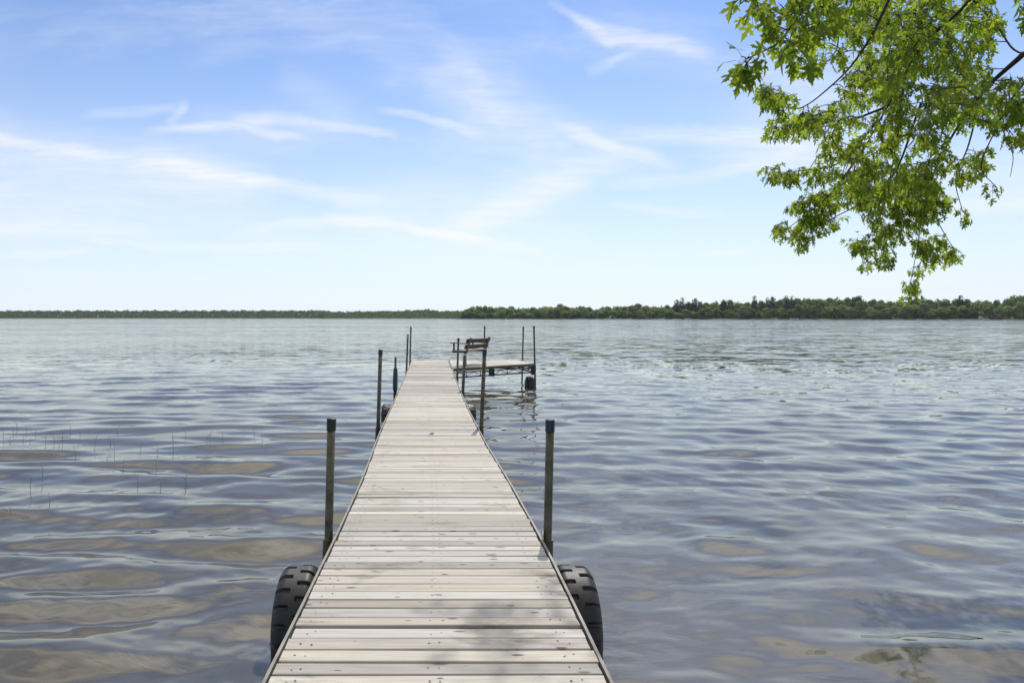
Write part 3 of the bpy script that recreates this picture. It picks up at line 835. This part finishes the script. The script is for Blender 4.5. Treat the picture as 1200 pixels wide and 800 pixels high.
# reeds in the shallows on the left
def reed_mesh(seed, h):
    r = random.Random(seed); m = MB()
    lean = r.gauss(0, .05)
    m.tube([(0, 0, -.25), (lean * .3, 0, h * .5), (lean, r.gauss(0, .02), h)], [.0032, .003, .0016], 5)
    if seed % 3 == 0: m.tube([(lean * .2, 0, h * .25), (lean + .09, 0, h * .75)], [.003, .0015], 5)
    me = bpy.data.meshes.new('reed'); me.from_pydata(m.v, [], m.f); me.materials.append(M['reed']); return me
REEDS = [reed_mesh(i, h) for i, h in enumerate((.10, .14, .18, .12, .22, .11))]
reed_px = [(20, 497), (9, 502), (32, 500), (38, 499), (42, 505), (22, 498), (30, 505), (34, 512), (47, 500), (4, 508), (16, 503), (88, 512), (95, 508), (62, 520), (68, 520), (73, 518), (92, 515), (110, 517), (119, 520), (129, 513),
           (137, 500), (142, 503), (50, 550), (56, 552), (36, 570), (14, 598), (16, 618), (58, 590), (94, 533), (90, 530), (145, 542), (159, 545), (163, 560), (192, 562), (183, 545), (167, 520), (177, 517), (186, 525), (191, 527), (203, 524),
           (202, 510), (210, 503), (219, 508), (226, 511), (245, 510), (261, 513), (278, 502), (300, 503), (292, 527), (312, 521), (308, 510), (258, 520), (218, 560), (178, 550), (82, 500), (125, 535), (120, 526), (134, 530), (132, 517), (65, 512), (52, 512), (79, 585), (27, 510), (54, 505), (12, 512), (240, 516), (252, 518), (188, 565), (191, 566)]
for i, (x, y_) in enumerate(reed_px):
    if i % 5 in (1, 3): continue
    d = CAM_H * FPX / (y_ + 5 - HY); p = at(x, HY, d)
    o = link('reed', REEDS[(i * 5 + 1) % 6], None, (p.x, p.y, 0)); o.rotation_euler.z = random.uniform(0, 6.28)
    s_ = random.uniform(.75, 1.35); o.scale = (1, 1, s_)
    tag(o, 'thin dark reed stalk standing in the shallow water left of dock', 'reed', 'reeds in the shallows')

# ------------------------------------------------------------------ overhanging maple
tree = thing('maple_tree', 'silver maple on the bank whose leafy boughs hang over the water at right', 'tree', (0, 0, 0))
def smooth_path(pts, n=8):
    out_ = []
    P_ = [pts[0] + (pts[0] - pts[1])] + pts + [pts[-1] + (pts[-1] - pts[-2])]
    for i in range(1, len(P_) - 2):
        for k in range(n):
            t = k / n; a, b, c, e = P_[i - 1], P_[i], P_[i + 1], P_[i + 2]
            out_.append(0.5 * ((2 * b) + (-a + c) * t + (2 * a - 5 * b + 4 * c - e) * t * t + (-a + 3 * b - 3 * c + e) * t ** 3))
    out_.append(pts[-1]); return out_
TB = Vector((5.2, -1.6, 0.4))
m = MB(); trunk_top = Vector((5.0, -0.6, 5.6))
m.tube(smooth_path([TB, Vector((5.1, -1.5, 2.0)), Vector((5.05, -1.1, 4.0)), trunk_top, Vector((5.1, -.2, 8.0)), Vector((5.3, .3, 11.0))]), list(np.linspace(.34, .08, 41)), 14)
m.build('trunk', M['bark'], tree, True)
limbs = []   # (points, start radius, end radius)
def limb(pts, r0, r1): limbs.append((smooth_path([p if isinstance(p, Vector) else at(*p) for p in pts]), r0, r1))
limb([trunk_top, (1290, -230, 3.6), (1215, -110, 4.6), (1137, 0, 5.4), (1080, 55, 6.0), (1040, 125, 6.5), (1005, 190, 6.9), (985, 240, 7.2)], .04, .004)
limb([Vector((5.05, -.9, 4.8)), (1420, -90, 4.0), (1290, 30, 5.0), (1200, 63, 5.6), (1166, 27, 5.9), (1130, -10, 6.1), (1090, -60, 6.3)], .012, .005)
limb([(1200, 63, 5.6), (1150, 110, 6.2), (1110, 170, 6.8), (1085, 230, 7.2), (1075, 290, 7.5), (1066, 335, 7.6)], .022, .003)
limb([Vector((5.05, -.3, 6.8)), (1250, -420, 3.2), (1130, -200, 4.2), (1060, -40, 4.9), (1014, 54, 5.3), (975, 100, 5.6), (930, 128, 5.9), (890, 100, 6.0)], .04, .003)
limb([(1130, -200, 4.2), (1040, -110, 4.1), (975, -25, 4.0), (935, 20, 3.95), (912, 50, 3.9), (878, 68, 3.85)], .02, .0035)
limb([(1070, -130, 4.1), (985, -95, 3.9), (915, -45, 3.85), (868, 5, 3.8)], .02, .003)
limb([(1040, 125, 6.5), (985, 145, 6.8), (940, 150, 7.0), (902, 150, 7.1)], .014, .003)
limb([(1030, 140, 6.6), (985, 190, 7.0), (940, 200, 7.2), (897, 203, 7.3)], .013, .003)
limb([(1012, 175, 6.8), (975, 225, 7.1), (940, 255, 7.3), (908, 278, 7.4)], .012, .003)
limb([(1060, 90, 6.2), (1050, 170, 6.6), (1035, 240, 7.0), (1010, 295, 7.2)], .014, .003)
limb([(1085, 230, 7.2), (1100, 262, 7.3), (1118, 292, 7.4)], .008, .003)
limb([(1080, 120, 6.6), (1040, 215, 7.0), (965, 262, 7.2), (935, 288, 7.3)], .012, .003)
limb([(1150, 110, 6.2), (1135, 170, 6.5), (1120, 210, 6.7), (1128, 248, 6.8)], .010, .003)
limb([(1240, 55, 5.2), (1190, 110, 5.8), (1168, 150, 6.0), (1150, 195, 6.2), (1168, 220, 6.3)], .012, .003)
limb([(1290, 30, 5.0), (1225, 110, 5.4), (1178, 150, 5.6), (1187, 182, 5.7), (1184, 207, 5.7)], .010, .002)
limb([(1290, 30, 5.0), (1240, 130, 5.3), (1205, 170, 5.5), (1192, 180, 5.5)], .010, .002)
limb([Vector((5.1, -.2, 8.0)), Vector((4.2, 2.2, 8.2)), Vector((3.0, 4.2, 7.6)), Vector((2.9, 6.0, 7.3)), Vector((1.9, 7.2, 6.8))], .08, .006)
limb([Vector((5.1, -.2, 8.0)), Vector((6.3, .4, 8.6)), Vector((7.6, 1.0, 8.4)), Vector((8.4, 1.3, 8.0))], .08, .008)
bm = [MB() for _ in limbs]
skel = []
for j, (pts, r0, r1) in enumerate(limbs):
    n = len(pts); rr = [r0 * (r1 / r0) ** (i / (n - 1)) for i in range(n)]
    bm[j].tube(pts, rr, 8)
    for i, p in enumerate(pts): skel.append((p.x, p.y, p.z, j, i))
SK = np.array([s_[:3] for s_ in skel])

# regions of the crown: polygon (towards), depth range, number of leafy twigs, leaves per twig
def inside(poly, x, y):
    c = False; n = len(poly)
    for i in range(n):
        (x1, y1), (x2, y2) = poly[i], poly[(i + 1) % n]
        if (y1 > y) != (y2 > y) and x < (x2 - x1) * (y - y1) / (y2 - y1) + x1: c = not c
    return c
regions = [
 ([(955, -40), (1165, -40), (1165, 20), (1150, 80), (1172, 110), (1180, 140), (1120, 150), (1090, 235), (1040, 250), (990, 235), (965, 195), (960, 150), (985, 110), (1000, 80), (990, 45), (1000, 20)], (5.6, 7.4), 540, 8),
 ([(1040, -30), (1150, -30), (1160, 60), (1150, 130), (1080, 140), (1040, 100), (1020, 40)], (4.6, 5.6), 44, 7),
 ([(985, 200), (1095, 200), (1100, 250), (1070, 280), (1040, 270), (1010, 250)], (6.8, 7.6), 110, 7),
 ([(886, 92), (905, 92), (930, 120), (955, 130), (965, 150), (930, 155), (915, 135), (890, 112)], (5.7, 6.6), 28, 7),
 ([(897, 135), (945, 128), (960, 150), (940, 162), (900, 160)], (6.6, 7.2), 20, 7),
 ([(893, 192), (935, 195), (965, 195), (965, 215), (925, 212), (895, 208)], (7.0, 7.5), 19, 7),
 ([(920, 228), (970, 215), (995, 235), (960, 258), (925, 248)], (7.1, 7.6), 32, 7),
 ([(905, 262), (950, 252), (985, 240), (990, 258), (955, 275), (910, 275)], (7.1, 7.6), 22, 7),
 ([(920, 285), (950, 272), (955, 283), (935, 292)], (7.2, 7.6), 6, 6),
 ([(990, 280), (1010, 272), (1030, 285), (1040, 305), (1015, 315), (1000, 300)], (6.9, 7.4), 14, 7),
 ([(1030, 258), (1062, 255), (1060, 290), (1040, 310), (1030, 300)], (7.0, 7.6), 14, 7),
 ([(1072, 275), (1108, 268), (1126, 302), (1100, 305), (1085, 315), (1075, 330), (1064, 345), (1060, 335), (1078, 305)], (7.2, 7.7), 25, 7),
 ([(1108, 190), (1150, 175), (1160, 190), (1135, 215), (1112, 215)], (6.2, 6.8), 16, 6),
 ([(1158, 212), (1178, 214), (1176, 226), (1162, 224)], (6.2, 6.4), 2, 6),
 ([(1120, 243), (1140, 243), (1136, 258), (1124, 256)], (6.7, 6.9), 3, 6),
 ([(1085, 232), (1115, 228), (1118, 240), (1100, 250), (1088, 245)], (6.9, 7.3), 6, 6),
 ([(1165, 128), (1200, 115), (1215, 150), (1200, 185), (1185, 165), (1170, 150)], (5.3, 5.9), 14, 7),
 ([(1160, 95), (1240, 85), (1240, 125), (1180, 125)], (5.0, 6.0), 16, 8),
 ([(1165, 20), (1180, 30), (1165, 60), (1150, 60), (1150, 20)], (5.3, 6.3), 6, 7),
 ([(1188, -10), (1240, -20), (1240, 25), (1205, 22)], (4.0, 5.0), 8, 7),
 ([(869, -10), (894, -20), (889, 10), (882, 22), (872, 12)], (3.7, 3.9), 5, 4),
 ([(899, 5), (949, -15), (969, 0), (959, 35), (939, 45), (919, 70), (899, 60), (904, 30)], (3.8, 4.1), 20, 4),
 ([(864, 62), (886, 58), (886, 80), (869, 86)], (3.8, 3.9), 7, 4),
 ([(919, 45), (944, 50), (944, 72), (926, 74)], (3.8, 4.0), 6, 4),
 ([(940, 20), (965, 15), (965, 45), (948, 42)], (3.8, 4.0), 2, 3),
 ([(935, -40), (1010, -40), (1005, 25), (985, 40), (968, 12), (945, 0)], (4.0, 5.2), 22, 6),
 ([(935, 58), (960, 48), (1000, 60), (985, 70), (945, 68)], (5.0, 5.6), 10, 5),
 ([(935, 68), (952, 68), (950, 85), (938, 84)], (4.8, 5.2), 2, 5),
 ([(1060, 332), (1076, 332), (1072, 352), (1062, 352)], (7.4, 7.6), 5, 6),
 # above and beside the picture
 ([(900, -150), (1250, -150), (1250, -30), (960, -40), (920, -50)], (4.0, 5.2), 45, 7),
 ([(1240, -100), (1420, -100), (1420, 120), (1250, 140)], (3.6, 6.0), 45, 8),
]
targets = []
for poly, (d0, d1), n, nl in regions:
    if d0 > 5 and n < 60: n = int(n * 1.3)
    xs = [p[0] for p in poly]; ys = [p[1] for p in poly]; c = 0
    while c < n:
        x, y_ = random.uniform(min(xs), max(xs)), random.uniform(min(ys), max(ys))
        if inside(poly, x, y_):
            targets.append((at(x, y_, random.uniform(d0, d1)), nl, d0 < 4.2)); c += 1
for (c, rad, n) in ((Vector((1.68, 7.22, 6.68)), .66, 27), (Vector((4.0, 1.8, 8.8)), 1.5, 60), (Vector((5.2, -.4, 10.5)), 2.2, 140), (Vector((7.6, 1.0, 8.2)), 1.6, 70), (Vector((5.3, -2.8, 8.3)), 2.0, 90)):
    for _ in range(n):
        v = Vector((random.gauss(0, .5), random.gauss(0, .5), random.gauss(0, .4))) * rad
        targets.append((c + v, 8, False))

HALF_LEAF = [(0, 0), (.10, .015), (.38, .04), (.26, .14), (.11, .235), (.26, .31), (.36, .295), (.55, .53), (.41, .49), (.385, .57), (.26, .48), (.085, .415), (.125, .56), (.235, .67), (.135, .67), (.135, .79), (.06, .84), (0, 1.04)]
hl = np.array(HALF_LEAF); nh = len(hl)
fold = 0.22
rightv = np.stack([hl[:, 0], hl[:, 1], fold * hl[:, 0]], 1)
leftv = rightv[1:-1] * np.array([-1, 1, 1])
LV = np.concatenate([rightv, leftv])
rf = list(range(nh)); lf = [0] + list(range(nh, nh + nh - 2)) + [nh - 1]
lf = lf[::-1]
LVs = []; LFs = []; cnt = 0
twig = MB()
lr = np.random.default_rng(3)
def add_leaf(p, tip, nrm, size):
    global cnt
    t = tip.normalized(); n = (nrm - t * nrm.dot(t)).normalized(); s_ = t.cross(n)
    droop = lr.uniform(.05, .35)
    L = LV.copy(); L[:, 2] -= droop * L[:, 1] ** 2 + droop * .5 * L[:, 0] ** 2
    B_ = np.array([[s_.x, s_.y, s_.z], [t.x, t.y, t.z], [n.x, n.y, n.z]])
    LVs.append((L * size) @ B_ + np.array(p))
    LFs.append([i + cnt for i in rf]); LFs.append([i + cnt for i in lf]); cnt += len(LV)
sk_all = np.zeros((len(SK) + 6 * len(targets), 3)); sk_n = len(SK); sk_all[:sk_n] = SK
targets.sort(key=lambda t_: float(np.min(np.linalg.norm(SK - np.array(t_[0]), axis=1))))
for (T, nl, near) in targets:
    SK = sk_all[:sk_n]
    dist = np.linalg.norm(SK - np.array(T), axis=1)
    # prefer attachment points a little higher than the twig tip
    score = dist + 0.5 * np.maximum(0, T.z - SK[:, 2])
    A = Vector(SK[int(np.argmin(score))])
    L = (T - A).length
    mid = A.lerp(T, .5) + Vector((random.gauss(0, .11) * L, random.gauss(0, .11) * L, (.12 + random.gauss(0, .07)) * L))
    path = smooth_path([A, mid, T], 4)
    for q_ in path[2:-2] + [path[-2]]:
        sk_all[sk_n] = q_; sk_n += 1
    twig.tube(path, list(np.linspace(.0045 + .003 * min(1, L), .0012, len(path))), 5, cap=False)
    tdir = (path[-1] - path[-3]).normalized()
    span = min(L * .8, .34)
    for q in range(nl):
        u = q / max(1, nl - 1)
        base = T - tdir * span * u + Vector((random.gauss(0, .012),) * 3)
        side = Vector((random.gauss(0, 1), random.gauss(0, 1), random.gauss(0, .6)))
        side = (side - tdir * side.dot(tdir)).normalized()
        if q == 0: side = tdir
        pet = (side * .8 + tdir * .5 + Vector((0, 0, -.45))).normalized()
        pl_ = random.uniform(.035, .085)
        pb = base + pet * pl_
        twig.tube([base, pb], [.0013, .0009], 4, cap=False)
        tip = pet * .55 + Vector((0, 0, -.75)) + Vector((random.gauss(0, .35), random.gauss(0, .35), random.gauss(0, .25)))
        nr = Vector((random.gauss(0, .7), random.gauss(0, .7), .8))
        add_leaf(pb, tip, nr, random.choice((.056, .066, .076, .086, .096, .108)) * (1.12 if near else 0.82))
LVa = np.concatenate(LVs)
me = bpy.data.meshes.new('foliage'); me.from_pydata(LVa.tolist(), [], LFs); me.materials.append(M['leaf'])
fo = link('foliage', me, tree)
for j, b_ in enumerate(bm): b_.build('limb', M['bark'], tree, True)
twig.build('twigs', M['bark'], tree, True)
